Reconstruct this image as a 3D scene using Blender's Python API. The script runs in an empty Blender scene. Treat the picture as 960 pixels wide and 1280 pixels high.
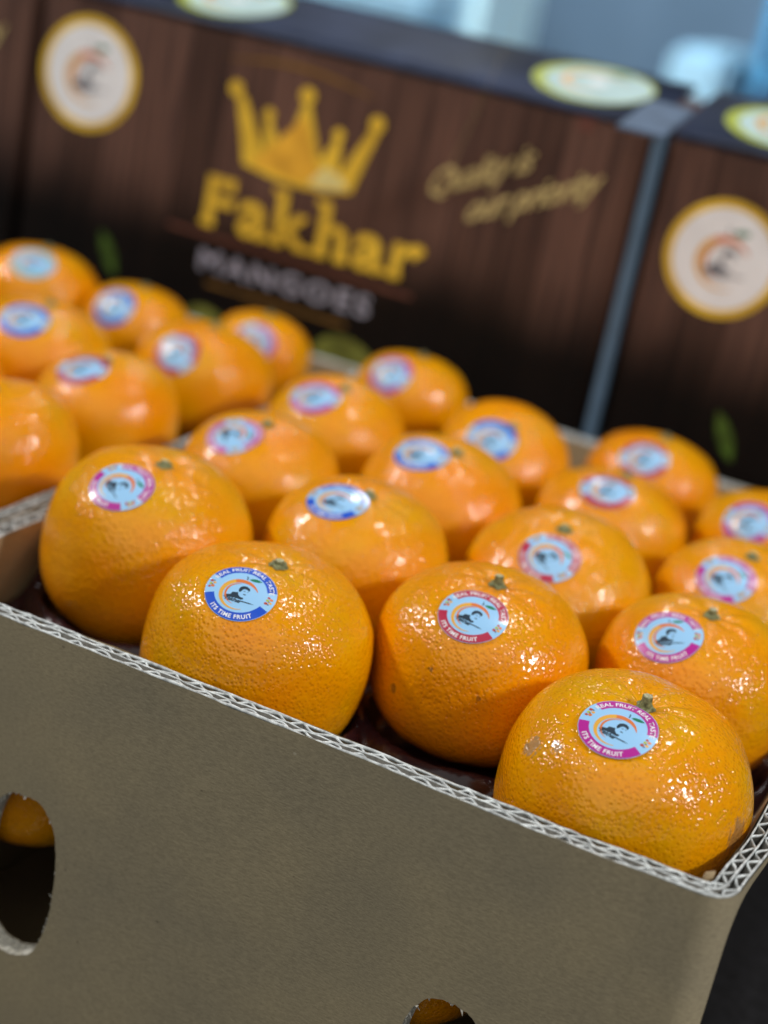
import bpy, math, random
import numpy as np
from mathutils import Vector, Matrix, noise
from mathutils.geometry import delaunay_2d_cdt

scene = bpy.context.scene
COL = scene.collection
random.seed(4)

# ------------------------------------------------------------------ camera
CAM_M = np.array([[0.8934043555678209, 0.40828427418788804, 0.187436946473517],
                  [-0.30137579606514714, 0.23526206739069827, 0.9240261842573257],
                  [-0.3331685564373467, 0.8820179766296852, -0.3332311538609956]])   # right, up, forward
CAM_P = Vector((0.03752978867249274, -0.46709099343983884, 0.2596780745810271))
cd = bpy.data.cameras.new('camera')
cd.sensor_fit = 'VERTICAL'
cd.sensor_height = 24.0
cd.lens = 24.0 * 2139.459 / 1280.0
cd.clip_start, cd.clip_end = 0.02, 60
cd.dof.use_dof = True
cd.dof.focus_distance = 0.570
cd.dof.aperture_fstop = 3.1
cam = bpy.data.objects.new('camera', cd)
COL.objects.link(cam)
mw = Matrix.Identity(4)
for i in range(3):
    mw[i][0], mw[i][1], mw[i][2] = CAM_M[0][i], CAM_M[1][i], -CAM_M[2][i]
    mw[i][3] = CAM_P[i]
cam.matrix_world = mw
scene.camera = cam

# ------------------------------------------------------------------ light
w = bpy.data.worlds.new('World')
scene.world = w
w.use_nodes = True
w.node_tree.nodes['Background'].inputs[0].default_value = (0.80, 0.90, 1.0, 1)
w.node_tree.nodes['Background'].inputs[1].default_value = 0.06
scene.view_settings.view_transform = 'Standard'
scene.view_settings.look = 'None'
scene.view_settings.exposure = 0.0
scene.view_settings.gamma = 1.0

TARGET = Vector((-0.16, 0.16, 0.0))


def lamp(name, direction, dist, size, power, color=(1, 1, 1)):
    ld = bpy.data.lights.new(name, 'AREA')
    ld.shape = 'DISK'
    ld.size = size
    ld.energy = power
    ld.color = color
    o = bpy.data.objects.new(name, ld)
    d = Vector(direction).normalized()
    o.location = TARGET + d * dist
    o.rotation_euler = d.to_track_quat('Z', 'Y').to_euler()
    COL.objects.link(o)
    return o


lamp('ceiling_or_fill_lamp', (-0.76, -0.20, 0.62), 2.2, 0.21, 24, (1.0, 0.975, 0.955))
lamp('ceiling_or_fill_lamp', (0.82, -0.12, 0.56), 2.2, 0.21, 25, (1.0, 0.975, 0.955))
lamp('ceiling_or_fill_lamp', (0.14, 0.30, 0.94), 2.2, 0.17, 8, (1.0, 0.96, 0.95))
lamp('ceiling_or_fill_lamp', (-0.30, 0.68, 0.62), 3.2, 0.20, 6, (0.92, 0.96, 1.0))
lamp('ceiling_or_fill_lamp', (0.12, -0.72, 0.66), 3.0, 5.0, 42, (1.0, 0.98, 0.93))  # added wide fill behind the camera, brightens fruit sides and box front


b_l = lamp('background_fill', (-0.10, 0.40, 0.90), 2.6, 0.5, 11, (0.85, 0.95, 1.0))  # unseen light added only to brighten the far wall and stacks
b_l.data.spread = math.radians(70)
b_l.location = (-0.8, 1.5, 1.7)
b_l.rotation_euler = (Vector((-0.8, 1.5, 1.7)) - Vector((-0.85, 2.6, 0.1))).to_track_quat('Z', 'Y').to_euler()

# ------------------------------------------------------------------ materials
def new_mat(name):
    m = bpy.data.materials.new(name)
    m.use_nodes = True
    nt = m.node_tree
    b = nt.nodes['Principled BSDF']
    return m, nt, b


def node(nt, t, **kw):
    n = nt.nodes.new(t)
    for k, v in kw.items():
        setattr(n, k, v)
    return n


def flat(name, c, rough=0.5, spec=0.5, metal=0.0, noise_amt=0.06, scale=60, coat=0.0):
    m, nt, b = new_mat(name)
    b.inputs['Roughness'].default_value = rough
    b.inputs['Specular IOR Level'].default_value = spec
    b.inputs['Metallic'].default_value = metal
    b.inputs['Coat Weight'].default_value = coat
    b.inputs['Coat Roughness'].default_value = 0.08
    tc = node(nt, 'ShaderNodeTexCoord')
    nz = node(nt, 'ShaderNodeTexNoise')
    nz.inputs['Scale'].default_value = scale
    nz.inputs['Detail'].default_value = 4
    nt.links.new(tc.outputs['Object'], nz.inputs['Vector'])
    cr = node(nt, 'ShaderNodeValToRGB')
    lo = [max(0, x * (1 - noise_amt * 2)) for x in c]
    hi = [min(1, x * (1 + noise_amt * 2)) for x in c]
    cr.color_ramp.elements[0].color = (*lo, 1)
    cr.color_ramp.elements[1].color = (*hi, 1)
    cr.color_ramp.elements[0].position = 0.3
    cr.color_ramp.elements[1].position = 0.7
    nt.links.new(nz.outputs['Fac'], cr.inputs['Fac'])
    nt.links.new(cr.outputs['Color'], b.inputs['Base Color'])
    return m


def peel_material(name, scars=()):
    m, nt, b = new_mat(name)
    L = nt.links.new
    tc = node(nt, 'ShaderNodeTexCoord')
    oi = node(nt, 'ShaderNodeObjectInfo')
    # slow colour drift between deep orange and yellow-green orange
    ofs = node(nt, 'ShaderNodeVectorMath', operation='MULTIPLY_ADD')
    ofs.inputs[1].default_value = (1, 1, 1)
    comb = node(nt, 'ShaderNodeCombineXYZ')
    L(oi.outputs['Random'], comb.inputs[0])
    L(oi.outputs['Random'], comb.inputs[1])
    L(tc.outputs['Object'], ofs.inputs[0])
    L(comb.outputs[0], ofs.inputs[2])
    n1 = node(nt, 'ShaderNodeTexNoise')
    n1.inputs['Scale'].default_value = 28
    n1.inputs['Detail'].default_value = 3
    L(ofs.outputs[0], n1.inputs['Vector'])
    cr = node(nt, 'ShaderNodeValToRGB')
    e = cr.color_ramp.elements
    e[0].position, e[0].color = 0.30, (0.85, 0.285, 0.0, 1)
    e[1].position, e[1].color = 0.74, (0.74, 0.375, 0.0, 1)
    e2 = e.new(0.52)
    e2.color = (0.84, 0.335, 0.0, 1)
    addr = node(nt, 'ShaderNodeMath', operation='MULTIPLY_ADD')
    hue = node(nt, 'ShaderNodeSeparateColor')        # each fruit's own ripeness, kept in its object colour
    L(oi.outputs['Color'], hue.inputs[0])
    L(hue.outputs[0], addr.inputs[0])
    addr.inputs[1].default_value = 0.40
    addr.inputs[2].default_value = -0.20
    add2 = node(nt, 'ShaderNodeMath', operation='ADD')
    L(n1.outputs['Fac'], add2.inputs[0])
    L(addr.outputs[0], add2.inputs[1])
    L(add2.outputs[0], cr.inputs['Fac'])
    # oil glands: small cells, a little darker in the pit
    vo = node(nt, 'ShaderNodeTexVoronoi')
    vo.feature = 'SMOOTH_F1'
    vo.inputs['Scale'].default_value = 700
    vo.inputs['Smoothness'].default_value = 0.35
    vo.inputs['Randomness'].default_value = 0.95
    wob = node(nt, 'ShaderNodeTexNoise')
    wob.inputs['Scale'].default_value = 180
    L(ofs.outputs[0], wob.inputs['Vector'])
    L(ofs.outputs[0], vo.inputs['Vector'])
    pit = node(nt, 'ShaderNodeMapRange')
    pit.interpolation_type = 'SMOOTHSTEP'
    pit.inputs['From Min'].default_value = 0.05
    pit.inputs['From Max'].default_value = 0.55
    L(vo.outputs['Distance'], pit.inputs['Value'])
    dark = node(nt, 'ShaderNodeMix', data_type='RGBA', blend_type='MULTIPLY')
    dark.inputs['B'].default_value = (0.80, 0.66, 0.6, 1)
    inv = node(nt, 'ShaderNodeMath', operation='MULTIPLY_ADD')
    L(pit.outputs[0], inv.inputs[0])
    inv.inputs[1].default_value = -0.45
    inv.inputs[2].default_value = 0.45
    L(inv.outputs[0], dark.inputs['Factor'])
    L(cr.outputs['Color'], dark.inputs['A'])
    colour = dark.outputs['Result']
    # brown specks
    sp = node(nt, 'ShaderNodeTexVoronoi')
    sp.inputs['Scale'].default_value = 75
    L(ofs.outputs[0], sp.inputs['Vector'])
    spm = node(nt, 'ShaderNodeMapRange')
    spm.inputs['From Min'].default_value = 0.035
    spm.inputs['From Max'].default_value = 0.06
    spm.inputs['To Min'].default_value = 0.7
    spm.inputs['To Max'].default_value = 0.0
    L(sp.outputs['Distance'], spm.inputs['Value'])
    n3 = node(nt, 'ShaderNodeTexNoise')
    n3.inputs['Scale'].default_value = 45
    L(ofs.outputs[0], n3.inputs['Vector'])
    gate = node(nt, 'ShaderNodeMath', operation='GREATER_THAN')
    L(n3.outputs['Fac'], gate.inputs[0])
    gate.inputs[1].default_value = 0.56
    spg = node(nt, 'ShaderNodeMath', operation='MULTIPLY')
    L(spm.outputs[0], spg.inputs[0])
    L(gate.outputs[0], spg.inputs[1])
    mx = node(nt, 'ShaderNodeMix', data_type='RGBA')
    L(spg.outputs[0], mx.inputs['Factor'])
    L(colour, mx.inputs['A'])
    mx.inputs['B'].default_value = (0.20, 0.085, 0.012, 1)
    colour = mx.outputs['Result']
    # scars: rough greyish-brown scuffs near given points (object space)
    scar_mask = None
    for (p, r, col, thr) in scars:
        dn = node(nt, 'ShaderNodeVectorMath', operation='DISTANCE')
        L(tc.outputs['Object'], dn.inputs[0])
        dn.inputs[1].default_value = p
        mr = node(nt, 'ShaderNodeMapRange')
        mr.inputs['From Min'].default_value = r * 0.2
        mr.inputs['From Max'].default_value = r
        mr.inputs['To Min'].default_value = 0.30
        mr.inputs['To Max'].default_value = -0.30
        L(dn.outputs['Value'], mr.inputs['Value'])
        mp = node(nt, 'ShaderNodeMapping')
        mp.inputs['Scale'].default_value = (1.0, 1.0, 0.28)
        mp.inputs['Rotation'].default_value = (0.3, 0.5, 0.2)
        L(tc.outputs['Object'], mp.inputs['Vector'])
        nn = node(nt, 'ShaderNodeTexNoise')
        nn.inputs['Scale'].default_value = 520
        nn.inputs['Detail'].default_value = 5
        nn.inputs['Roughness'].default_value = 0.65
        L(mp.outputs[0], nn.inputs['Vector'])
        ad = node(nt, 'ShaderNodeMath', operation='ADD')
        L(nn.outputs['Fac'], ad.inputs[0])
        L(mr.outputs[0], ad.inputs[1])
        st = node(nt, 'ShaderNodeMapRange')
        st.inputs['From Min'].default_value = thr
        st.inputs['From Max'].default_value = thr + 0.10
        st.inputs['To Max'].default_value = 0.75
        L(ad.outputs[0], st.inputs['Value'])
        mx = node(nt, 'ShaderNodeMix', data_type='RGBA')
        L(st.outputs[0], mx.inputs['Factor'])
        L(colour, mx.inputs['A'])
        mx.inputs['B'].default_value = (*col, 1)
        colour = mx.outputs['Result']
    L(colour, b.inputs['Base Color'])
    rr = node(nt, 'ShaderNodeMapRange')
    rr.inputs['To Min'].default_value = 0.10
    rr.inputs['To Max'].default_value = 0.15
    L(n3.outputs['Fac'], rr.inputs['Value'])
    L(rr.outputs[0], b.inputs['Roughness'])
    b.inputs['Specular IOR Level'].default_value = 0.52
    b.inputs['Subsurface Weight'].default_value = 0.06
    b.inputs['Subsurface Radius'].default_value = (0.006, 0.002, 0.0004)
    b.inputs['Subsurface Scale'].default_value = 1.0
    # relief
    vb = node(nt, 'ShaderNodeTexVoronoi')
    vb.feature = 'SMOOTH_F1'
    vb.inputs['Scale'].default_value = 520
    vb.inputs['Smoothness'].default_value = 0.9
    L(ofs.outputs[0], vb.inputs['Vector'])
    h1 = node(nt, 'ShaderNodeMath', operation='MULTIPLY')
    L(pit.outputs[0], h1.inputs[0])
    h1.inputs[1].default_value = 0.70
    h2 = node(nt, 'ShaderNodeMath', operation='MULTIPLY_ADD')
    L(vb.outputs['Distance'], h2.inputs[0])
    h2.inputs[1].default_value = -1.3
    L(h1.outputs[0], h2.inputs[2])
    h3 = node(nt, 'ShaderNodeMath', operation='MULTIPLY_ADD')
    L(wob.outputs['Fac'], h3.inputs[0])
    h3.inputs[1].default_value = 0.2
    L(h2.outputs[0], h3.inputs[2])
    bp = node(nt, 'ShaderNodeBump')
    bp.inputs['Strength'].default_value = 0.72
    bp.inputs['Distance'].default_value = 0.00034
    L(h3.outputs[0], bp.inputs['Height'])
    L(bp.outputs[0], b.inputs['Normal'])
    return m


def kraft_material(name, c, fleck=0.5):
    m, nt, b = new_mat(name)
    L = nt.links.new
    tc = node(nt, 'ShaderNodeTexCoord')
    mp = node(nt, 'ShaderNodeMapping')
    mp.inputs['Scale'].default_value = (0.35, 0.35, 1.0)
    L(tc.outputs['Object'], mp.inputs['Vector'])
    fib = node(nt, 'ShaderNodeTexNoise')
    fib.inputs['Scale'].default_value = 1500
    fib.inputs['Detail'].default_value = 3
    fib.inputs['Roughness'].default_value = 0.7
    L(mp.outputs[0], fib.inputs['Vector'])
    cloud = node(nt, 'ShaderNodeTexNoise')
    cloud.inputs['Scale'].default_value = 26
    cloud.inputs['Detail'].default_value = 5
    L(tc.outputs['Object'], cloud.inputs['Vector'])
    cr = node(nt, 'ShaderNodeValToRGB')
    e = cr.color_ramp.elements
    e[0].position, e[0].color = 0.28, (*[x * 0.79 for x in c], 1)
    e[1].position, e[1].color = 0.75, (*[min(1, x * 1.19) for x in c], 1)
    L(fib.outputs['Fac'], cr.inputs['Fac'])
    cr2 = node(nt, 'ShaderNodeValToRGB')
    e = cr2.color_ramp.elements
    e[0].position, e[0].color = 0.25, (0.86, 0.86, 0.88, 1)
    e[1].position, e[1].color = 0.75, (1.08, 1.05, 1.0, 1)
    L(cloud.outputs['Fac'], cr2.inputs['Fac'])
    mx = node(nt, 'ShaderNodeMix', data_type='RGBA', blend_type='MULTIPLY')
    mx.inputs['Factor'].default_value = 1
    L(cr.outputs[0], mx.inputs['A'])
    L(cr2.outputs[0], mx.inputs['B'])
    # dark and pale fibre specks
    vo = node(nt, 'ShaderNodeTexVoronoi')
    vo.inputs['Scale'].default_value = 95
    mp2 = node(nt, 'ShaderNodeMapping')
    mp2.inputs['Scale'].default_value = (0.7, 0.7, 1.0)
    L(tc.outputs['Object'], mp2.inputs['Vector'])
    L(mp2.outputs[0], vo.inputs['Vector'])
    mr = node(nt, 'ShaderNodeMapRange')
    mr.inputs['From Min'].default_value = 0.03
    mr.inputs['From Max'].default_value = 0.055
    mr.inputs['To Min'].default_value = fleck
    mr.inputs['To Max'].default_value = 0
    L(vo.outputs['Distance'], mr.inputs['Value'])
    fc = node(nt, 'ShaderNodeValToRGB')
    fc.color_ramp.interpolation = 'CONSTANT'
    fc.color_ramp.elements[0].color = (0.06, 0.045, 0.03, 1)
    fc.color_ramp.elements[1].position = 0.72
    fc.color_ramp.elements[1].color = (0.6, 0.55, 0.42, 1)
    sep = node(nt, 'ShaderNodeSeparateColor')
    L(vo.outputs['Color'], sep.inputs[0])
    L(sep.outputs[0], fc.inputs['Fac'])
    gate = node(nt, 'ShaderNodeMath', operation='GREATER_THAN')
    gate.inputs[1].default_value = 0.55
    L(sep.outputs[1], gate.inputs[0])
    gm = node(nt, 'ShaderNodeMath', operation='MULTIPLY')
    L(gate.outputs[0], gm.inputs[0])
    L(mr.outputs[0], gm.inputs[1])
    mx2 = node(nt, 'ShaderNodeMix', data_type='RGBA')
    L(gm.outputs[0], mx2.inputs['Factor'])
    L(mx.outputs['Result'], mx2.inputs['A'])
    L(fc.outputs[0], mx2.inputs['B'])
    L(mx2.outputs['Result'], b.inputs['Base Color'])
    b.inputs['Roughness'].default_value = 0.72
    b.inputs['Specular IOR Level'].default_value = 0.3
    bp = node(nt, 'ShaderNodeBump')
    bp.inputs['Strength'].default_value = 0.5
    bp.inputs['Distance'].default_value = 0.00018
    ad = node(nt, 'ShaderNodeMath', operation='MULTIPLY_ADD')
    L(cloud.outputs['Fac'], ad.inputs[0])
    ad.inputs[1].default_value = 2.5
    L(fib.outputs['Fac'], ad.inputs[2])
    L(ad.outputs[0], bp.inputs['Height'])
    L(bp.outputs[0], b.inputs['Normal'])
    return m


MAT = {}
MAT['peel'] = peel_material('mandarin_peel')
MAT['stem'] = flat('dry_stem', (0.20, 0.21, 0.10), 0.7, 0.3, noise_amt=0.3, scale=900)
MAT['stem_cut'] = flat('cut_stem', (0.42, 0.40, 0.25), 0.8, 0.3, noise_amt=0.25, scale=1500)
MAT['kraft'] = kraft_material('kraft_board', (0.36, 0.310, 0.202))
MAT['kraft_in'] = kraft_material('kraft_inside', (0.40, 0.30, 0.17))
MAT['flute'] = flat('flute_paper', (0.13, 0.125, 0.11), 0.85, 0.2, noise_amt=0.15, scale=700)
MAT['cut'] = flat('white_cut_paper', (0.62, 0.66, 0.66), 0.8, 0.2, noise_amt=0.22, scale=420)
MAT['torn'] = flat('torn_paper_fibre', (0.66, 0.64, 0.56), 0.9, 0.1, noise_amt=0.2, scale=900)
MAT['tray'] = flat('maroon_plastic', (0.036, 0.012, 0.014), 0.20, 0.5, noise_amt=0.15, scale=40)

STK = dict(rough=0.34, spec=0.4, noise_amt=0.0, coat=0.30)
MAT['s_base'] = flat('sticker_paper', (0.33, 0.62, 0.93), **STK)
MAT['s_b'] = flat('sticker_blue', (0.012, 0.085, 0.60), **STK)
MAT['s_r'] = flat('sticker_crimson', (0.46, 0.022, 0.065), **STK)
MAT['s_m'] = flat('sticker_magenta', (0.46, 0.020, 0.30), **STK)
MAT['s_t'] = flat('sticker_teal', (0.20, 0.50, 0.55), **STK)
MAT['white'] = flat('print_white', (0.86, 0.88, 0.92), 0.35, noise_amt=0.0)
MAT['orange'] = flat('print_orange', (0.72, 0.20, 0.05), 0.3, noise_amt=0.0)
MAT['yellow'] = flat('print_yellow', (0.80, 0.42, 0.06), 0.3, noise_amt=0.0)
MAT['leafgreen'] = flat('print_leaf_green', (0.01, 0.20, 0.09), 0.3, noise_amt=0.0)
MAT['ink'] = flat('print_dark_ink', (0.03, 0.05, 0.075), 0.3, noise_amt=0.0)
MAT['ink_soft'] = flat('print_grey_ink', (0.16, 0.17, 0.20), 0.4, noise_amt=0.0)
MAT['red'] = flat('print_red', (0.45, 0.06, 0.04), 0.3, noise_amt=0.0)
MAT['lime'] = flat('print_lime', (0.42, 0.50, 0.05), 0.5, noise_amt=0.0)
MAT['gold'] = flat('print_gold', (0.86, 0.54, 0.045), 0.4, noise_amt=0.12, scale=55)
MAT['palegold'] = flat('print_pale_gold', (0.60, 0.48, 0.20), 0.45, noise_amt=0.1, scale=80)
MAT['silver'] = flat('print_silver', (0.34, 0.34, 0.42), 0.45, noise_amt=0.1, scale=80)
MAT['badge_white'] = flat('print_badge_white', (0.88, 0.89, 0.90), 0.45, noise_amt=0.03)
MAT['lineprint'] = flat('print_brown_line', (0.14, 0.050, 0.036), 0.4, noise_amt=0.1)
MAT['crown_hi'] = flat('print_crown_light', (0.90, 0.72, 0.28), 0.4, noise_amt=0.15, scale=70)
MAT['crown_or'] = flat('print_crown_orange', (0.88, 0.45, 0.04), 0.4, noise_amt=0.12, scale=70)
MAT['leaf_photo'] = flat('print_mango_leaf', (0.05, 0.10, 0.012), 0.4, noise_amt=0.3, scale=120)
MAT['mango_photo'] = flat('print_mango_skin', (0.16, 0.17, 0.03), 0.4, noise_amt=0.25, scale=60)


def holo_tint():
    """stickers carry a faint foil sheen: anisotropic iridescence by coat tint"""
    for k in ('s_base', 's_b', 's_r', 's_m', 's_t'):
        b = MAT[k].node_tree.nodes['Principled BSDF']
        b.inputs['Sheen Weight'].default_value = 0.0
        b.inputs['Thin Film Thickness'].default_value = 0.0
        b.inputs['Thin Film IOR'].default_value = 1.45


holo_tint()


def carton_print():
    """brown wooden boards printed on the carton, sinking into black at its foot (all of it ink)"""
    m, nt, b = new_mat('carton_print')
    L = nt.links.new
    tc = node(nt, 'ShaderNodeTexCoord')
    sp = node(nt, 'ShaderNodeSeparateXYZ')
    L(tc.outputs['Object'], sp.inputs[0])
    # boards: about 26 mm wide, each with its own tone
    bx = node(nt, 'ShaderNodeMath', operation='MULTIPLY')
    bx.inputs[1].default_value = 38.0
    L(sp.outputs[0], bx.inputs[0])
    fl = node(nt, 'ShaderNodeMath', operation='FLOOR')
    L(bx.outputs[0], fl.inputs[0])
    wn = node(nt, 'ShaderNodeTexWhiteNoise', noise_dimensions='1D')
    L(fl.outputs[0], wn.inputs['W'])
    fr = node(nt, 'ShaderNodeMath', operation='FRACT')
    L(bx.outputs[0], fr.inputs[0])
    seam = node(nt, 'ShaderNodeMapRange')
    seam.inputs['From Min'].default_value = 0.0
    seam.inputs['From Max'].default_value = 0.07
    seam.inputs['To Min'].default_value = 0.35
    seam.inputs['To Max'].default_value = 1.0
    L(fr.outputs[0], seam.inputs['Value'])
    mp = node(nt, 'ShaderNodeMapping')
    mp.inputs['Scale'].default_value = (1, 1, 0.05)
    L(tc.outputs['Object'], mp.inputs['Vector'])
    gr = node(nt, 'ShaderNodeTexNoise')
    gr.inputs['Scale'].default_value = 240
    gr.inputs['Detail'].default_value = 6
    L(mp.outputs[0], gr.inputs['Vector'])
    cr = node(nt, 'ShaderNodeValToRGB')
    e = cr.color_ramp.elements
    e[0].position, e[0].color = 0.3, (0.055, 0.030, 0.025, 1)
    e[1].position, e[1].color = 0.72, (0.165, 0.085, 0.060, 1)
    L(gr.outputs['Fac'], cr.inputs['Fac'])
    tone = node(nt, 'ShaderNodeMapRange')
    tone.inputs['To Min'].default_value = 0.6
    tone.inputs['To Max'].default_value = 1.25
    L(wn.outputs['Value'], tone.inputs['Value'])
    tm = node(nt, 'ShaderNodeMath', operation='MULTIPLY')
    L(tone.outputs[0], tm.inputs[0])
    L(seam.outputs[0], tm.inputs[1])
    # printed blotches and the black foot
    bl = node(nt, 'ShaderNodeTexNoise')
    bl.inputs['Scale'].default_value = 11
    bl.inputs['Detail'].default_value = 2
    L(tc.outputs['Object'], bl.inputs['Vector'])
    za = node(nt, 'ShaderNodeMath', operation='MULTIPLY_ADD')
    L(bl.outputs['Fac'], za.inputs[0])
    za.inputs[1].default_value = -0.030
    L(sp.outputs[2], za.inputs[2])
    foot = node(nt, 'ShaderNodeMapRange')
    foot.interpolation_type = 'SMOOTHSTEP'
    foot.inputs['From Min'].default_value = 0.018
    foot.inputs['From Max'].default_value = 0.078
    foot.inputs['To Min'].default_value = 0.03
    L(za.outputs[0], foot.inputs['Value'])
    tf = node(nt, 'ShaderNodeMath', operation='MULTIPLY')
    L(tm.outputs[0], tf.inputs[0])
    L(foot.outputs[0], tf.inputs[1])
    vm = node(nt, 'ShaderNodeVectorMath', operation='SCALE')
    L(cr.outputs[0], vm.inputs[0])
    L(tf.outputs[0], vm.inputs['Scale'])
    L(vm.outputs[0], b.inputs['Base Color'])
    b.inputs['Roughness'].default_value = 0.55
    b.inputs['Specular IOR Level'].default_value = 0.18
    return m


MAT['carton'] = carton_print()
MAT['flap'] = flat('carton_top_print', (0.026, 0.036, 0.070), 0.5, 0.25, noise_amt=0.3, scale=20)
MAT['strip'] = flat('blue_grey_plastic', (0.10, 0.175, 0.26), 0.5, noise_amt=0.05)
MAT['pale_tape'] = flat('pale_tape', (0.10, 0.15, 0.23), 0.6, noise_amt=0.1)
MAT['wall'] = flat('grey_wall', (0.12, 0.18, 0.25), 0.8, 0.2, noise_amt=0.08, scale=2)
MAT['table'] = flat('black_cloth', (0.012, 0.012, 0.014), 0.85, 0.2, noise_amt=0.3, scale=200)
MAT['concrete'] = flat('dark_floor', (0.10, 0.10, 0.11), 0.6, 0.3, noise_amt=0.15, scale=6)
MAT['wrap'] = flat('pale_blue_wrap', (0.42, 0.68, 0.92), 0.25, 0.5, noise_amt=0.12, scale=9)
MAT['white_wrap'] = flat('whitish_wrap', (0.66, 0.88, 0.97), 0.25, 0.5, noise_amt=0.06, scale=9)
MAT['bluewrap'] = flat('blue_wrap', (0.10, 0.34, 0.58), 0.25, 0.5, noise_amt=0.12, scale=9)
MAT['darkwrap'] = flat('navy_wrap', (0.03, 0.05, 0.10), 0.4, 0.4, noise_amt=0.12, scale=9)
MAT['pallet_wood'] = flat('pallet_wood', (0.25, 0.18, 0.10), 0.8, 0.2, noise_amt=0.2, scale=30)


# ------------------------------------------------------------------ object helpers
def mesh_obj(name, verts, faces, mats, parent=None, smooth=False, mi=None):
    me = bpy.data.meshes.new(name)
    me.from_pydata([tuple(v) for v in verts], [], [tuple(f) for f in faces])
    if not isinstance(mats, (list, tuple)):
        mats = [mats]
    for m in mats:
        me.materials.append(m)
    if mi is not None:
        me.polygons.foreach_set('material_index', list(mi))
    if smooth:
        me.polygons.foreach_set('use_smooth', [True] * len(me.polygons))
    me.update()
    o = bpy.data.objects.new(name, me)
    COL.objects.link(o)
    if parent is not None:
        o.parent = parent
    return o


def tag(o, label=None, cat=None, group=None, kind=None):
    if label:
        o['label'] = label
    if cat:
        o['category'] = cat
    if group:
        o['group'] = group
    if kind:
        o['kind'] = kind
    return o


def empty(name, loc=(0, 0, 0)):
    o = bpy.data.objects.new(name, None)
    o.location = loc
    o.empty_display_size = 0.02
    COL.objects.link(o)
    return o


def solidify(o, t, offset=-1):
    m = o.modifiers.new('thickness', 'SOLIDIFY')
    m.thickness = t
    m.offset = offset
    return o


def box_mesh(x0, x1, y0, y1, z0, z1, bev=0.0):
    """box with chamfered vertical and horizontal edges"""
    import bmesh
    bm = bmesh.new()
    bmesh.ops.create_cube(bm, size=1)
    for v in bm.verts:
        v.co = Vector(((x0 + x1) / 2 + v.co.x * (x1 - x0), (y0 + y1) / 2 + v.co.y * (y1 - y0), (z0 + z1) / 2 + v.co.z * (z1 - z0)))
    if bev:
        bmesh.ops.bevel(bm, geom=list(bm.edges), offset=bev, segments=2, affect='EDGES')
    v = [tuple(p.co) for p in bm.verts]
    bm.verts.index_update()
    f = [tuple(p.index for p in q.verts) for q in bm.faces]
    bm.free()
    return v, f


# ------------------------------------------------------------------ flat print ("Art"): polygons in 2-D that are laid on a surface
class Art:
    def __init__(self):
        self.v, self.f, self.m, self.l = [], [], [], []
        self.mats = []

    def mi(self, key):
        if key not in self.mats:
            self.mats.append(key)
        return self.mats.index(key)

    def add(self, pts, faces, key, layer):
        b = len(self.v)
        self.v += [(p[0], p[1], layer) for p in pts]
        k = self.mi(key)
        for f in faces:
            self.f.append(tuple(b + i for i in f))
            self.m.append(k)

    def poly(self, pts, key, layer, grid=None):
        """filled outline, with inner points when it has to bend"""
        pts = [Vector(p) for p in pts]
        vs = list(pts)
        n = len(pts)
        ed = [(i, (i + 1) % n) for i in range(n)]
        if grid:
            xs = [p.x for p in pts]
            ys = [p.y for p in pts]
            x = min(xs) + grid * 0.51
            while x < max(xs):
                y = min(ys) + grid * 0.47
                while y < max(ys):
                    vs.append(Vector((x, y)))
                    y += grid
                x += grid
        r = delaunay_2d_cdt(vs, ed, [], 1, 1e-6)
        self.add([tuple(p) for p in r[0]], r[2], key, layer)

    def disc(self, c, rx, ry, key, layer, rings=6, seg=48):
        pts = [c]
        fs = []
        for k in range(1, rings + 1):
            for s in range(seg):
                a = 2 * math.pi * s / seg
                pts.append((c[0] + rx * k / rings * math.cos(a), c[1] + ry * k / rings * math.sin(a)))
        for s in range(seg):
            fs.append((0, 1 + s, 1 + (s + 1) % seg))
        for k in range(1, rings):
            a0, b0 = 1 + (k - 1) * seg, 1 + k * seg
            for s in range(seg):
                t = (s + 1) % seg
                fs.append((a0 + s, b0 + s, b0 + t, a0 + t))
        self.add(pts, fs, key, layer)

    def band(self, a0, a1, r0, r1, key, layer, seg=30, rings=2, c=(0, 0)):
        """ring sector; r0 and r1 may be functions of t in 0..1"""
        f0 = r0 if callable(r0) else (lambda t: r0)
        f1 = r1 if callable(r1) else (lambda t: r1)
        pts, fs = [], []
        for s in range(seg + 1):
            t = s / seg
            a = math.radians(a0 + (a1 - a0) * t)
            for k in range(rings + 1):
                r = f0(t) + (f1(t) - f0(t)) * k / rings
                pts.append((c[0] + r * math.cos(a), c[1] + r * math.sin(a)))
        n = rings + 1
        sg = 1 if a1 > a0 else -1
        for s in range(seg):
            for k in range(rings):
                q = (s * n + k, s * n + k + 1, (s + 1) * n + k + 1, (s + 1) * n + k)
                fs.append(q if sg > 0 else q[::-1])
        self.add(pts, fs, key, layer)

    def text(self, s, key, layer, fn, size=1.0, bold=0.0, shear=0.0, space=1.0):
        pts, fs = text_geo(s, size, bold, shear, space)
        w_ = max(p[0] for p in pts)
        self.add([fn(p[0], p[1], w_) for p in pts], fs, key, layer)


_TXT = {}


def text_geo(s, size, bold, shear, space):
    key = (s, size, bold, shear, space)
    if key in _TXT:
        return _TXT[key]
    if bold > 0:        # thickening can break a glyph: check its width against the plain one
        w0 = max(p[0] for p in text_geo(s, size, 0.0, shear, space)[0])
        for b_ in (bold, bold * 0.6, bold * 0.35):
            g_ = _text_raw(s, size, b_, shear, space)
            if max(p[0] for p in g_[0]) < w0 * 1.08 + 4 * bold:
                break
        else:
            g_ = _TXT[(s, size, 0.0, shear, space)]
        _TXT[key] = g_
        return g_
    _TXT[key] = _text_raw(s, size, bold, shear, space)
    return _TXT[key]


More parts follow.
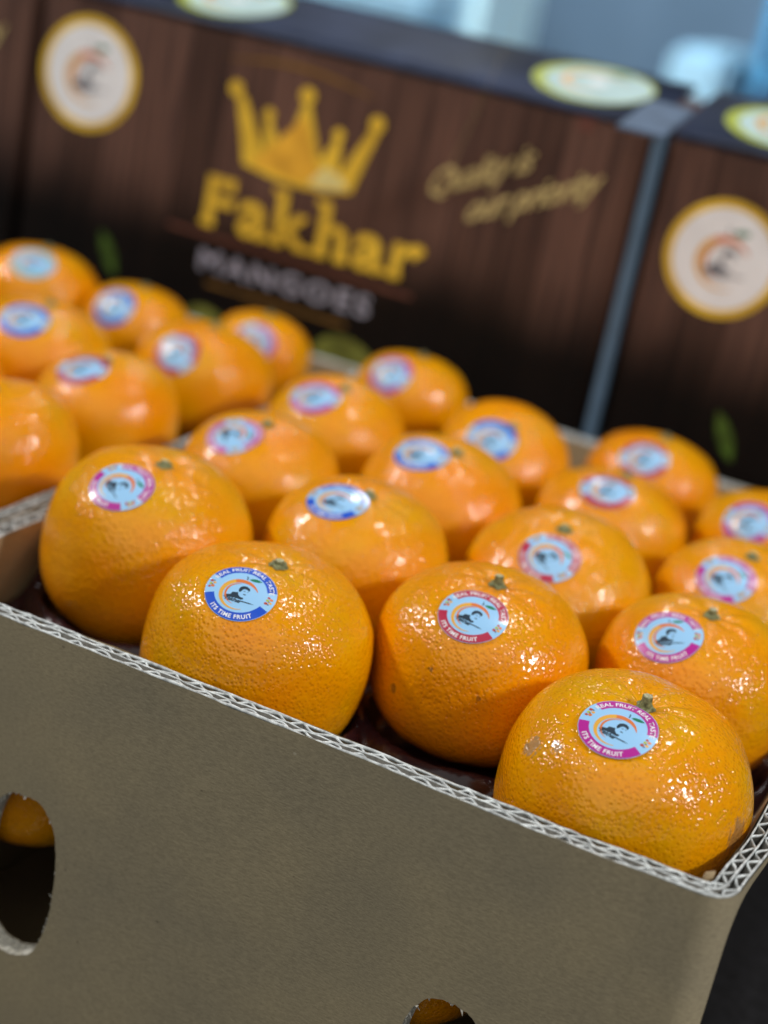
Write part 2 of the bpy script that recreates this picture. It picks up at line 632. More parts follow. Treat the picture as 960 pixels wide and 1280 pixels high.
def _text_raw(s, size, bold, shear, space):
    c = bpy.data.curves.new('txt', 'FONT')
    c.body = s
    c.size = size
    c.offset = bold
    c.shear = shear
    c.space_character = space
    c.resolution_u = 3
    o = bpy.data.objects.new('txt', c)
    COL.objects.link(o)
    dg = bpy.context.evaluated_depsgraph_get()
    dg.update()
    me = bpy.data.meshes.new_from_object(o.evaluated_get(dg))
    pts = [(v.co.x, v.co.y) for v in me.vertices]
    fs = []
    for p in me.polygons:
        f = tuple(p.vertices)
        if p.normal.z < 0:
            f = f[::-1]
        fs.append(f)
    bpy.data.objects.remove(o)
    bpy.data.curves.remove(c)
    bpy.data.meshes.remove(me)
    x0 = min(p[0] for p in pts)
    return [(p[0] - x0, p[1]) for p in pts], fs


def arc_text(r, centre_deg, top=True):
    def fn(x, y, w_):
        if top:
            a = math.radians(centre_deg) - (x - w_ / 2) / r
            rr = r + y
        else:
            a = math.radians(centre_deg) + (x - w_ / 2) / r
            rr = r - y
        return (rr * math.cos(a), rr * math.sin(a))
    return fn


def fruit_logo(A, layer, g=0.1, sc=1.0, c=(0, 0), name=True, ink='ink'):
    """crescent fruit with leaf and the dark seated figure, in units of the sticker radius"""
    def S(pts):
        return [(c[0] + x * sc, c[1] + y * sc) for x, y in pts]
    cc = (c[0] - 0.02 * sc, c[1] - 0.06 * sc)
    th = lambda t: 0.015 + 0.135 * math.sin(math.pi * min(1, max(0, t)) ** 0.85)
    # outer crescent: salmon on top, yellow down the side
    A.band(28, 120, lambda t: (0.585 - th(t * 0.45)) * sc, lambda t: 0.585 * sc, 'orange', layer, 18, 2, cc)
    A.band(120, 300, lambda t: (0.585 - th(0.45 + t * 0.55)) * sc, lambda t: 0.585 * sc, 'yellow', layer, 30, 2, cc)
    th2 = lambda t: 0.008 + 0.055 * math.sin(math.pi * t)
    A.band(95, 268, lambda t: (0.40 - th2(t)) * sc, lambda t: 0.40 * sc, 'orange', layer + 0.3, 26, 1, (cc[0] - 0.015 * sc, cc[1]))
    # leaf and stalk
    A.poly(S([(0.06, 0.60), (0.14, 0.675), (0.26, 0.715), (0.38, 0.70), (0.45, 0.675), (0.36, 0.61), (0.24, 0.575), (0.13, 0.575)]), 'leafgreen', layer, g * sc)
    A.poly(S([(-0.01, 0.56), (0.025, 0.56), (0.01, 0.66), (-0.035, 0.72), (-0.06, 0.70), (-0.02, 0.65)]), 'ink', layer, g * sc)
    # figure: hair, brow and cheek shadow, collar, sleeves
    A.poly(S([(-0.06, 0.10), (-0.05, 0.20), (0.02, 0.27), (0.12, 0.29), (0.22, 0.25), (0.26, 0.18), (0.235, 0.13), (0.19, 0.17), (0.10, 0.18), (0.05, 0.13), (0.03, 0.05), (-0.02, 0.0)]), ink, layer + 0.3, g * sc)
    A.poly(S([(0.10, 0.09), (0.15, 0.10), (0.155, 0.08), (0.105, 0.07)]), ink, layer + 0.3)
    A.poly(S([(0.20, 0.10), (0.235, 0.105), (0.235, 0.085), (0.205, 0.08)]), ink, layer + 0.3)
    A.poly(S([(0.12, -0.02), (0.19, -0.01), (0.22, -0.035), (0.15, -0.05)]), ink, layer + 0.3)
    A.poly(S([(-0.40, -0.28), (-0.34, -0.19), (-0.22, -0.15), (-0.20, -0.06), (-0.10, -0.03), (-0.04, -0.01), (0.0, -0.10), (0.09, -0.16), (0.17, -0.15), (0.20, -0.19), (0.14, -0.24), (-0.05, -0.235), (-0.25, -0.27), (-0.33, -0.33)]), ink, layer + 0.3, g * sc)
    A.poly(S([(0.10, -0.275), (0.40, -0.255), (0.56, -0.265), (0.40, -0.295), (0.12, -0.31)]), ink, layer + 0.3, g * sc)
    if name:
        def fn(x, y, w_):
            return (c[0] + (-0.33 + x) * sc, c[1] + (-0.37 + y) * sc)
        A.text('Fakhar', ink, layer + 0.6, fn, 0.20, 0.006, 0.25, 0.95)
    else:
        A.poly(S([(-0.30, -0.37), (0.25, -0.35), (0.24, -0.31), (-0.30, -0.33)]), ink, layer + 0.3)


def cluster(A, c, layer, flip=1):
    for (dx, dy, rx, k) in ((-0.06, 0.10, 0.055, 'red'), (0.05, 0.05, 0.05, 'yellow'), (-0.05, -0.01, 0.05, 'lime'),
                            (0.04, -0.07, 0.055, 'orange'), (-0.05, -0.11, 0.045, 'red')):
        A.disc((c[0] + dx, c[1] + dy * flip), rx, rx * 0.85, k, layer, 1, 8)
    A.disc((c[0] + 0.01, c[1] + 0.12 * flip), 0.03, 0.02, 'ink', layer + 0.2, 1, 6)
    A.disc((c[0], c[1] - 0.02), 0.025, 0.02, 'ink', layer + 0.2, 1, 6)


def sticker_art(colour, detail):
    A = Art()
    A.disc((0, 0), 1.0, 1.0, 's_base', 0, 9, 60)
    key = 's_' + colour
    g0 = 21
    A.band(g0, 180 - g0, 0.715, 0.985, key, 1, 34, 3)
    A.band(180 + g0, 360 - g0, 0.715, 0.985, key, 1, 34, 3)
    if detail:
        A.text('REAL FRUIT REAL TASTE', 'white', 2, arc_text(0.785, 90, True), 0.185, 0.004, 0, 1.02)
        A.text("ITS TIME FRUIT", 'white', 2, arc_text(0.92, 270, False), 0.185, 0.005, 0, 1.12)
    fruit_logo(A, 1, 0.11, 0.90, (0.0, -0.055), detail)
    cluster(A, (-0.83, 0.0), 1)
    cluster(A, (0.83, 0.0), 1, -1)
    return A


# ------------------------------------------------------------------ SETTING
struct_floor = mesh_obj('floor', [(-6, -4, -0.95), (6, -4, -0.95), (6, 6, -0.95), (-6, 6, -0.95)], [(0, 1, 2, 3)], MAT['concrete'])
tag(struct_floor, kind='structure')
vw, fw = box_mesh(-6, 6, 3.0, 3.1, -0.95, 2.6, 0.01)
tag(mesh_obj('wall', vw, fw, MAT['wall']), kind='structure')

# table covered in black cloth
tab = empty('display_table', (-0.4, 0.2, -0.95))
tag(tab, 'black cloth covered display table under the fruit boxes and cartons', 'table')
n = 40
vs, fs = [], []
for j in range(n + 1):
    for i in range(n + 1):
        x, y = -1.3 + 1.7 * i / n, -0.30 + 1.15 * j / n
        vs.append((x + 0.4, y - 0.2, 0.775 + 0.0008 * noise.noise(Vector((x * 9, y * 9, 0)))))
for j in range(n):
    for i in range(n):
        a = j * (n + 1) + i
        fs.append((a, a + 1, a + n + 2, a + n + 1))
solidify(mesh_obj('table_top', vs, fs, MAT['table'], tab, True), 0.03)
for (x, y) in ((-1.2, -0.2), (0.3, -0.2), (-1.2, 0.75), (0.3, 0.75)):
    v, f = box_mesh(x - 0.03 + 0.4, x + 0.03 + 0.4, y - 0.03 - 0.2, y + 0.03 - 0.2, 0, 0.742, 0.004)
    mesh_obj('leg', v, f, MAT['table'], tab)
TABLE_Z = -0.1735

# things far behind, out of focus: wrapped stacks
def wrapped_stack(x, y, w_, d_, top, mats, label, tiers):
    e = empty('wrapped_stack', (x, y, -0.95))
    tag(e, label, 'stack', 'wrapped stacks in the blurred background')
    for sx in (-0.4, 0, 0.4):
        v, f = box_mesh(sx * w_ - 0.03, sx * w_ + 0.03, -d_ / 2, d_ / 2, 0, 0.10, 0.004)
        mesh_obj('pallet_runner', v, f, MAT['pallet_wood'], e)
    h = (top + 0.95 - 0.10) / tiers
    for k in range(tiers):
        j = random.uniform(-0.01, 0.01)
        v, f = box_mesh(-w_ / 2 + j, w_ / 2 + j, -d_ / 2, d_ / 2, 0.10 + k * h + 0.002, 0.10 + (k + 1) * h - 0.002, 0.012)
        mesh_obj('carton', v, f, mats[k % len(mats)], e)
    return e


wrapped_stack(-1.16, 2.25, 0.26, 0.3, 0.55, [MAT['wrap']], 'pale blue wrapped stack in the blurred background behind the crown carton', 6)
wrapped_stack(-1.067, 2.45, 0.095, 0.3, 0.45, [MAT['white_wrap']], 'narrow whitish blue stack at the blurred top middle of the background', 6)
wrapped_stack(-0.615, 2.3, 0.09, 0.25, 0.135, [MAT['wrap']], 'short bright cyan stack showing just above the right end of the cartons', 5)
wrapped_stack(-0.55, 2.75, 0.14, 0.25, 0.5, [MAT['bluewrap']], 'tall strong blue stack in the blurred top right corner', 6)
wrapped_stack(-0.44, 2.2, 0.10, 0.25, 0.6, [MAT['darkwrap']], 'dark navy stack at the far right edge of the background', 6)


# ------------------------------------------------------------------ corrugated fruit boxes
class BoxPath:
    """rounded-rectangle plan of a carton; p(s, off) gives the plan point at length s, off metres inside the outer face"""
    def __init__(self, x0, x1, y0, y1, r=0.010, bow=None):
        self.x0, self.x1, self.y0, self.y1, self.r, self.bow = x0, x1, y0, y1, r, bow
        W, D = x1 - x0 - 2 * r, y1 - y0 - 2 * r
        q = math.pi / 2 * r
        self.seg = [('l', W), ('c', q), ('l', D), ('c', q), ('l', W), ('c', q), ('l', D), ('c', q)]
        self.len = sum(l for _, l in self.seg)
        self.W, self.D, self.q = W, D, q

    def p(self, s, off):
        s = s % self.len
        x0, x1, y0, y1, r = self.x0, self.x1, self.y0, self.y1, self.r
        corner = [(x1 - r, y0 + r, -90), (x1 - r, y1 - r, 0), (x0 + r, y1 - r, 90), (x0 + r, y0 + r, 180)]
        start = [((x0 + r, y0), (1, 0)), ((x1, y0 + r), (0, 1)), ((x1 - r, y1), (-1, 0)), ((x0, y1 - r), (0, -1))]
        for k, (t, l) in enumerate(self.seg):
            if s <= l or k == 7:
                break
            s -= l
        if t == 'l':
            (px, py), (dx, dy) = start[k // 2]
            x, y = px + dx * s, py + dy * s
            x, y = x - dy * off, y + dx * off
        else:
            cx, cy, a0 = corner[k // 2]
            a = math.radians(a0) + s / r
            x, y = cx + (r - off) * math.cos(a), cy + (r - off) * math.sin(a)
        if self.bow:
            x, y = self.bow(x, y)
        return x, y

    def samples(self, step):
        """lengths along the path: even on straights, fine at the corners"""
        out, base = [], 0.0
        for t, l in self.seg:
            n_ = max(1, int(round(l / step))) if t == 'l' else 6
            seg_ = [base + l * i / n_ for i in range(n_)]
            if base == 0.0 and step > 0.005:      # extra columns where the front wall is creased
                seg_ = sorted(seg_ + [l - d for d in (0.0165, 0.0155, 0.0145, 0.0135, 0.0025, 0.0015)])
            out += seg_
            base += l
        return out


def hole_outline(sc, zc, hw, hh, jit, seed, n_=96):
    rnd = random.Random(seed)
    pts = []
    for i in range(n_):
        a = 2 * math.pi * i / n_
        ca, sa = math.cos(a), math.sin(a)
        e = 2.6
        k = (abs(ca) ** e + abs(sa) ** e) ** (-1 / e)
        j = 1 + jit * (noise.noise(Vector((ca * 2.5, sa * 2.5, seed))) + 0.5 * noise.noise(Vector((ca * 11, sa * 11, seed))) + 0.35 * rnd.uniform(-1, 1))
        pts.append((sc + hw * k * ca * j, zc + hh * k * sa * j))
    return pts


def inside(poly, x, y):
    c_ = False
    n_ = len(poly)
    for i in range(n_):
        (x1, y1), (x2, y2) = poly[i], poly[(i + 1) % n_]
        if (y1 > y) != (y2 > y) and x < (x2 - x1) * (y - y1) / (y2 - y1) + x1:
            c_ = not c_
    return c_


def corrugated_box(name, label, x0, x1, y0, y1, zb, holes=(), bow=None, pitch=0.0100, group=None, seed=1, T=0.0083, lean=0.0):
    P = BoxPath(x0, x1, y0, y1, 0.010, bow)
    root = empty(name, ((x0 + x1) / 2, (y0 + y1) / 2, zb))
    tag(root, label, 'box', group)
    ox, oy = root.location.x, root.location.y

    def put(s, off, z):
        x, y = P.p(s, off)
        if lean:            # the right wall leans inwards below its rim
            k_ = min(1.0, max(0.0, (x - (x1 - 0.05)) / 0.05))
            t_ = min(1.0, max(0.0, (y - y0 - 0.006) / 0.035))
            x -= lean * max(0.0, -z - 0.003) * k_ * t_ * t_ * (3 - 2 * t_)
        return (x - ox, y - oy, z - zb)

    def top_z(s, k):
        return 0.0007 * noise.noise(Vector((s * 45, k * 7.3, seed))) + 0.0005 * noise.noise(Vector((s * 260, k * 3.1, seed)))

    ss = P.samples(0.0065)
    S = len(ss)
    # outer and inner liners: triangulated in (s, z) so that the vent holes are really cut
    def liner(pname, off, mat, thick, soff):
        zrows = [zb + (0 - zb) * k / 26 for k in range(27)]
        vs, keep, ed = [], [], []
        for s in ss + [P.len]:
            for k, z in enumerate(zrows):
                vs.append(Vector((s, z)))
        nr = len(zrows)
        nb = len(vs)
        # border edges
        cols = len(ss) + 1
        for c_ in range(cols - 1):
            ed.append((c_ * nr, (c_ + 1) * nr))
            ed.append((c_ * nr + nr - 1, (c_ + 1) * nr + nr - 1))
        for k in range(nr - 1):
            ed.append((k, k + 1))
            ed.append(((cols - 1) * nr + k, (cols - 1) * nr + k + 1))
        bad = set()
        for h in holes:
            cx_, cz_, hw_, hh_ = h['c']
            for i in range(nb):
                if abs(vs[i].x - cx_) < hw_ * 1.12 and abs(vs[i].y - cz_) < hh_ * 1.08:
                    bad.add(i)
        remap, v2 = {}, []
        for i in range(nb):
            if i not in bad:
                remap[i] = len(v2)
                v2.append(vs[i])
        e2 = [(remap[a], remap[b_]) for a, b_ in ed]
        for h in holes:
            b0 = len(v2)
            o_ = h['outline'] if off < 0.004 else h['inner']
            v2 += [Vector(p) for p in o_]
            e2 += [(b0 + i, b0 + (i + 1) % len(o_)) for i in range(len(o_))]
        r = delaunay_2d_cdt(v2, e2, [], 1, 1e-7)
        faces = []
        for f in r[2]:
            mx_ = sum(r[0][i].x for i in f) / len(f)
            mz_ = sum(r[0][i].y for i in f) / len(f)
            if not any(inside(h['outline'] if off < 0.004 else h['inner'], mx_, mz_) for h in holes):
                faces.append(f)
        vv = []
        for p in r[0]:
            z = p.y
            if z > -1e-6:
                z = top_z(p.x, off * 1000)
            vv.append(put(p.x, off, z))
        o = mesh_obj(pname, vv, faces, mat, root, True)
        solidify(o, thick, soff).modifiers[-1].use_rim = False
        return o

    liner('outer_liner', 0.0, MAT['kraft'], 0.0006, 0)
    liner('inner_liner', T, MAT['kraft_in'], 0.0006, 0)

    # pale cut edges of the three papers, a hair proud of the liners
    def ribbon(pname, off, depth, mat, thick, step=0.004, up=0.0):
        st = P.samples(step)
        vv, ff = [], []
        for s in st:
            vv.append(put(s, off, top_z(s, off * 1000) + up))
            vv.append(put(s, off, -depth))
        m_ = len(st)
        for i in range(m_):
            j = (i + 1) % m_
            ff.append((2 * i, 2 * i + 1, 2 * j + 1, 2 * j))
        o = mesh_obj(pname, vv, ff, mat, root, True)
        solidify(o, thick, 0)
        return o

    ribbon('cut_edge', 0.00050, 0.0008, MAT['cut'], 0.00052, up=0.0002)
    ribbon('cut_edge', T - 0.00050, 0.0008, MAT['cut'], 0.00050, up=0.0002)
    ribbon('middle_liner', T * 0.5, 0.045, MAT['flute'], 0.00045)
    ribbon('cut_edge', T * 0.5, 0.0008, MAT['cut'], 0.00042, up=0.0003)

    # two flute layers, bent by hand here and there
    def flute(o0, o1, ph, seed_):
        rnd = random.Random(seed_)
        n_cells = int(P.len / pitch)
        per = 10
        N = n_cells * per
        vv, ff = [], []
        mid, amp = (o0 + o1) / 2, (o1 - o0) / 2
        for i in range(N):
            u = i / per
            s = P.len * i / N
            w_ = 0.45 * noise.noise(Vector((s * 55, seed_, 0))) + 0.15 * noise.noise(Vector((s * 210, seed_, 4)))
            tri = math.asin(math.sin(2 * math.pi * (u + ph + w_))) * 2 / math.pi
            sn = math.sin(2 * math.pi * (u + ph + w_))
            y = mid + amp * (0.45 * tri + 0.55 * sn) * (0.90 + 0.22 * noise.noise(Vector((s * 90, seed_, 9))))
            z = -0.0003 + 0.0005 * noise.noise(Vector((s * 150, seed_ * 3, 1)))
            vv.append(put(s, y, z))
            vv.append(put(s, y, -0.045))
        for i in range(N):
            j = (i + 1) % N
            ff.append((2 * i, 2 * i + 1, 2 * j + 1, 2 * j))
        o = mesh_obj('flute', vv, ff, MAT['flute'], root, True)
        solidify(o, 0.00034, 0)
        v3 = []
        for i in range(0, len(vv), 2):
            x, y, z = vv[i]
            v3 += [(x, y, z + 0.0002), (x, y, z - 0.0007)]
        solidify(mesh_obj('cut_edge', v3, ff, MAT['cut'], root, True), 0.00050, 0)

    flute(0.0004, T * 0.5 - 0.0003, 0.0, seed + 0.7)
    flute(T * 0.5 + 0.0003, T - 0.0004, 0.33, seed + 5.2)

    # torn paper round each vent hole
    for h in holes:
        rnd = random.Random(h['seed'])
        a_, b_ = h['outline'], h['inner']
        m_ = len(a_)
        vv, ff = [], []
        rows = 6
        for i in range(m_):
            for k in range(rows):
                t = k / (rows - 1)
                off = 0.0001 + (T - 0.0002) * t
                j = rnd.uniform(-0.0006, 0.0006) if 0 < k < rows - 1 else 0
                s = a_[i][0] + (b_[i][0] - a_[i][0]) * t + j
                z = a_[i][1] + (b_[i][1] - a_[i][1]) * t + j
                vv.append(put(s, off, z))
        for i in range(m_):
            for k in range(rows - 1):
                p0, p1 = i * rows + k, ((i + 1) % m_) * rows + k
                ff.append((p0, p0 + 1, p1 + 1, p1))
        # frayed fibres standing off the rim
        cxs, czs = h['c'][0], h['c'][1]
        for q in range(60):
            i = rnd.randrange(m_)
            s, z = a_[i]
            tx, tz = a_[(i + 1) % m_]
            u = rnd.random()
            s, z = s + (tx - s) * u, z + (tz - z) * u
            d = Vector((cxs - s, czs - z)).normalized()
            l = rnd.uniform(0.0006, 0.0022)
            side = rnd.uniform(-0.6, 0.6)
            b0 = len(vv)
            wd = rnd.uniform(0.0003, 0.0009)
            o_ = rnd.uniform(-0.0004, 0.002)
            vv += [put(s - d.y * wd, o_, z + d.x * wd), put(s + d.y * wd, o_, z - d.x * wd),
                   put(s + d.x * l - d.y * l * side, o_ - 0.0002, z + d.y * l + d.x * l * side)]
            ff.append((b0, b0 + 1, b0 + 2))
        mesh_obj('vent_hole_edge', vv, ff, MAT['torn'], root)
    # floor of the box
    v, f = box_mesh(x0 + T + 0.002 - ox, x1 - T - 0.002 - ox - (0.05 if lean else 0.0), y0 + T + 0.002 - oy, y1 - T - 0.002 - oy, 0.0005, 0.006, 0.001)
    mesh_obj('bottom_panel', v, f, MAT['kraft_in'], root)
    return root, P


ZB = -0.172
FX0, FX1, FY0, FY1 = -0.3245, -0.0045, 0.0, 0.432


def front_bow(x, y):
    k = max(0.0, 1 - max(0, y) / 0.05)
    b_ = -0.0024 * math.exp(-((x + 0.060) / 0.05) ** 2) + 0.0010 * math.exp(-((x + 0.27) / 0.06) ** 2)
    b_ += 0.00020 * math.exp(-((x - (FX1 - 0.0250)) / 0.0011) ** 2)
    kx = max(0.0, 1 - max(0.0, FX1 - x) / 0.05)
    t = min(1.0, max(0.0, (y - 0.004) / 0.05))
    return x + 0.0036 * kx * t * t * (3 - 2 * t), y + b_ * k


holes = []
for (cx_, cz_, sd) in ((-0.2525, -0.0985, 3), (-0.0805, -0.1045, 8)):
    s_ = cx_ - (FX0 + 0.010)
    ol = hole_outline(s_, cz_, 0.0165, 0.0335, 0.018, sd)
    inn = [(s_ + (p[0] - s_) * 0.97 + 0.0003, cz_ + (p[1] - cz_) * 0.985) for p in ol]
    holes.append(dict(c=(s_, cz_, 0.0165, 0.0335), outline=ol, inner=inn, seed=sd))
front_box, FP = corrugated_box('cardboard_box', 'kraft double wall cardboard box with two oval vent holes, in front', FX0, FX1, FY0, FY1, ZB, holes, front_bow,
                               group='open boxes of mandarins', seed=1, lean=0.30)
left_box, LP = corrugated_box('cardboard_box', 'cardboard box at the left edge, only its pale corrugated rim in view', -0.665, -0.3265, -0.01, 0.432, ZB, (), None,
                              group='open boxes of mandarins', seed=4, T=0.0062)

# a scrap of loose liner peeled up near the right corner of the front box
pl_v, pl_f = [], []
for i in range(9):
    t = i / 8
    x = -0.0135 - 0.004 * t
    for k in range(4):
        pl_v.append((x - front_box.location.x + 0.0006 * k * t, 0.0096 + 0.0010 * k * (1 - t) - front_box.location.y, -0.006 + 0.0075 * k / 3 - ZB))
for i in range(8):
    for k in range(3):
        a = i * 4 + k
        pl_f.append((a, a + 1, a + 5, a + 4))
solidify(mesh_obj('peeled_liner', pl_v, pl_f, MAT['kraft_in'], front_box, True), 0.0005, 0)

# ------------------------------------------------------------------ mandarins
# key, centre, radius, stem axis, sticker colour, (sticker direction, sticker reading direction)
FRUIT = [
    ('A', (-0.1965, 0.0523, -0.0026), 0.042, (0.096, -0.056, 0.994), 'b', ((0.03, -0.629, 0.777), (0.991, 0.13, -0.001))),
    ('B', (-0.1262, 0.0956, 0.0024), 0.0404, (0.035, -0.078, 0.996), 'r', ((0.038, -0.671, 0.741), (0.983, -0.139, -0.121))),
    ('C', (-0.0545, 0.0526, -0.0045), 0.0428, (0.026, -0.147, 0.989), 'm', ((-0.072, -0.564, 0.822), (0.969, -0.239, -0.069))),
    ('D', (-0.2709, 0.0944, 0.0013), 0.0416, (0.107, -0.084, 0.991), 'm', ((-0.025, -0.623, 0.782), (0.784, -0.551, -0.285))),
    ('E', (-0.2008, 0.1413, 0.0038), 0.0388, (0.065, -0.101, 0.993), 'b', ((-0.176, -0.451, 0.875), (0.997, -0.076, 0.034))),
    ('F', (-0.1274, 0.1854, 0.0017), 0.0396, (0.0, -0.221, 0.975), 'r', ((0.038, -0.706, 0.707), (0.783, -0.522, -0.338))),
    ('G', (-0.0551, 0.1411, 0.0025), 0.0379, (0.022, -0.122, 0.992), 'm', ((-0.273, -0.634, 0.723), (0.95, 0.146, 0.276))),
    ('H', (-0.272, 0.1885, 0.0054), 0.0357, (0.039, -0.101, 0.994), 'm', ((-0.192, -0.582, 0.79), (0.524, -0.8, -0.291))),
    ('I', (-0.2012, 0.2313, 0.0043), 0.038, (0.155, -0.113, 0.982), 'b', ((-0.206, -0.477, 0.854), (0.997, -0.072, 0.024))),
    ('J', (-0.1319, 0.2758, 0.0027), 0.036, (0.05, 0.1, 0.994), 'r', ((-0.021, -0.561, 0.827), (0.929, 0.344, 0.133))),
    ('K', (-0.0604, 0.2305, 0.0013), 0.0357, (0.075, -0.146, 0.986), 'm', ((-0.096, -0.687, 0.72), (0.835, -0.488, -0.256))),
    ('L', (-0.2769, 0.2759, 0.0053), 0.0355, (0.099, -0.13, 0.987), 'm', ((-0.166, -0.595, 0.786), (0.991, 0.082, 0.102))),
    ('M', (-0.2038, 0.3216, 0.0045), 0.0341, (0.179, -0.413, 0.893), 'b', ((-0.015, -0.767, 0.642), (0.996, 0.064, -0.055))),
    ('N', (-0.1371, 0.3644, 0.0017), 0.0351, (0.05, 0.1, 0.994), 'r', ((-0.025, -0.712, 0.702), (0.96, 0.215, 0.178))),
    ('P', (-0.276, 0.3681, 0.0083), 0.0315, (0.05, 0.1, 0.994), 'm', ((-0.166, -0.76, 0.629), (0.959, -0.274, -0.069))),
    ('O', (-0.065, 0.3167, 0.0037), 0.0356, (0.05, 0.1, 0.994), 'm', ((-0.229, -0.74, 0.632), (0.967, -0.249, 0.047))),
    ('Q', (-0.3692, 0.1284, 0.0033), 0.0352, (-0.105, -0.161, 0.981), None, None),
    ('R', (-0.3689, 0.2127, 0.0027), 0.0355, (-0.022, -0.152, 0.988), 'r', ((-0.176, -0.536, 0.826), (0.988, 0.074, 0.134))),
    ('S', (-0.3708, 0.3073, 0.0033), 0.0373, (0.05, 0.1, 0.994), 'r', ((-0.022, -0.813, 0.583), (0.812, -0.377, -0.445))),
    ('T', (-0.3776, 0.384, 0.0032), 0.0291, (0.05, 0.1, 0.994), 'm', ((0.258, -0.814, 0.52), (0.654, -0.268, -0.707))),
    ('U', (-0.4361, 0.2511, 0.0038), 0.0388, (0.05, 0.1, 0.994), 'b', ((0.12, -0.609, 0.784), (0.973, 0.229, -0.004))),
    ('V', (-0.445, 0.3587, 0.0034), 0.0311, (0.05, 0.1, 0.994), 'b', ((-0.038, -0.805, 0.592), (0.995, -0.086, -0.051))),
    ('W', (-0.512, 0.3574, 0.0038), 0.036, (0.05, 0.1, 0.994), 't', ((0.239, -0.575, 0.783), (0.973, 0.193, -0.126))),
    ('X', (-0.4390, 0.1700, 0.001), 0.0350, (0.0, 0.0, 1.0), None, None),
    ('Y', (-0.2810, 0.0475, -0.0805), 0.0360, (0.1, 0.2, 0.97), None, None),
    ('Z', (-0.1150, 0.0475, -0.0830), 0.0360, (0.1, 0.2, 0.97), None, None),
]
LABEL = {
    'A': 'large mandarin with blue ring sticker resting against the front wall of the box, left',
    'B': 'mandarin with crimson ring sticker between the two front wall mandarins, set back a little',
    'C': 'biggest mandarin with scuffed skin and magenta sticker in the right front corner of the box',
    'D': 'mandarin with magenta sticker and tilted stem at the left front of the front box',
    'E': 'mandarin with blue sticker right behind the front blue stickered mandarin',
    'F': 'yellowish mandarin with red sticker behind the crimson stickered front one',
    'G': 'mandarin with magenta sticker by the right wall, directly behind the scuffed corner one',
    'H': 'mandarin with magenta sticker behind the left front mandarin, beside the left box rim',
    'I': 'mandarin with blue sticker in the middle of the front box, third row',
    'J': 'mandarin with flattened pinkish sticker, in front of the rearmost one right of the strip',
    'K': 'mandarin with pink and white sticker, second along the right wall behind the corner',
    'L': 'blurred mandarin with pink sticker left of centre, third along the left wall',
    'M': 'blurred mandarin with pale blue sticker just left of the foot of the grey strip',
    'N': 'blurred mandarin with pale red sticker rearmost, just right of the grey strip foot',
    'P': 'blurred mandarin with pinkish sticker rearmost along the left wall of the front box',
    'O': 'blurred mandarin with magenta sticker cut by the right picture edge, rear right',
    'Q': 'mandarin without visible sticker at the left picture edge, its stem towards the viewer',
    'R': 'mandarin with small pale red sticker and bright glints in the left box',
    'S': 'blurred mandarin with whitish red sticker against the left box right wall',
    'T': 'blurred mandarin with pinkish sticker at the rear right of the left box',
    'U': 'blurred mandarin with vivid blue sticker at the far left picture edge',
    'V': 'blurred mandarin with light blue sticker second from the rear in the left box',
    'W': 'blurred mandarin with teal white sticker highest in the picture, rear left',
    'X': 'mandarin barely showing between two others at the left picture edge',
    'Y': 'mandarin of the lower layer seen through the left vent hole',
    'Z': 'mandarin of the lower layer seen through the bottom vent hole',
}
GROUPS = {}
for k in 'ABCDEFGHIJKLMNPO':
    GROUPS[k] = 'mandarins in the front box'
for k in 'QRSTUVWX':
    GROUPS[k] = 'mandarins in the left box'
for k in 'YZ':
    GROUPS[k] = 'mandarins in the lower layer'
HERO = set('ABCDG')
TEXTED = set('ABCDEFGHIK')


def ortho(ax):
    ax = Vector(ax).normalized()
    t = Vector((1, 0, 0)) if abs(ax.x) < 0.8 else Vector((0, 1, 0))
    e1 = (t - ax * t.dot(ax)).normalized()
    return e1, ax.cross(e1), ax


class Fruit:
    def __init__(self, key, c, r, ax, seed):
        self.c, self.r, self.seed = Vector(c), r, seed
        self.e1, self.e2, self.ax = ortho(ax)
        rnd = random.Random(seed)
        self.ph = rnd.uniform(0, 6.28)
        self.nr = rnd.choice((7, 8, 9))
        self.ridge = {'C': 0.011, 'B': 0.008, 'G': 0.008}.get(key, 0.006)
        self.lump = {'C': 0.030}.get(key, 0.020)
        self.k = rnd.uniform(0.835, 0.865)
        if key == 'D':
            self.k = 0.90

    def smooth(self, d):
        ca = abs(d.dot(self.ax))
        sa = math.sqrt(max(0.0, 1 - ca * ca))
        r = (sa ** 2.5 + (ca / self.k) ** 2.5) ** -0.4
        r += self.lump * noise.noise(d * 1.7 + Vector((self.seed * 3.1, 0, 0)))
        return r * self.r

    def radius(self, d):
        ca = d.dot(self.ax)
        x, y = d.dot(self.e1), d.dot(self.e2)
        sa = math.hypot(x, y)
        th = math.atan2(sa, ca)
        ph = math.atan2(y, x)
        r = self.smooth(d) / self.r
        r -= 0.034 * math.exp(-(th / 0.17) ** 2)                 # hollow at the stem
        r -= 0.050 * math.exp(-((math.pi - th) / 0.25) ** 2)     # and at the foot
        w_ = math.exp(-((th - 0.30) / 0.26) ** 2)
        r += self.ridge * w_ * math.cos(self.nr * ph + self.ph + 1.2 * math.sin(2 * ph)) * min(1, th / 0.12)
        r += 0.006 * noise.noise(d * 4.5 + Vector((0, self.seed * 2.3, 0)))
        return r * self.r


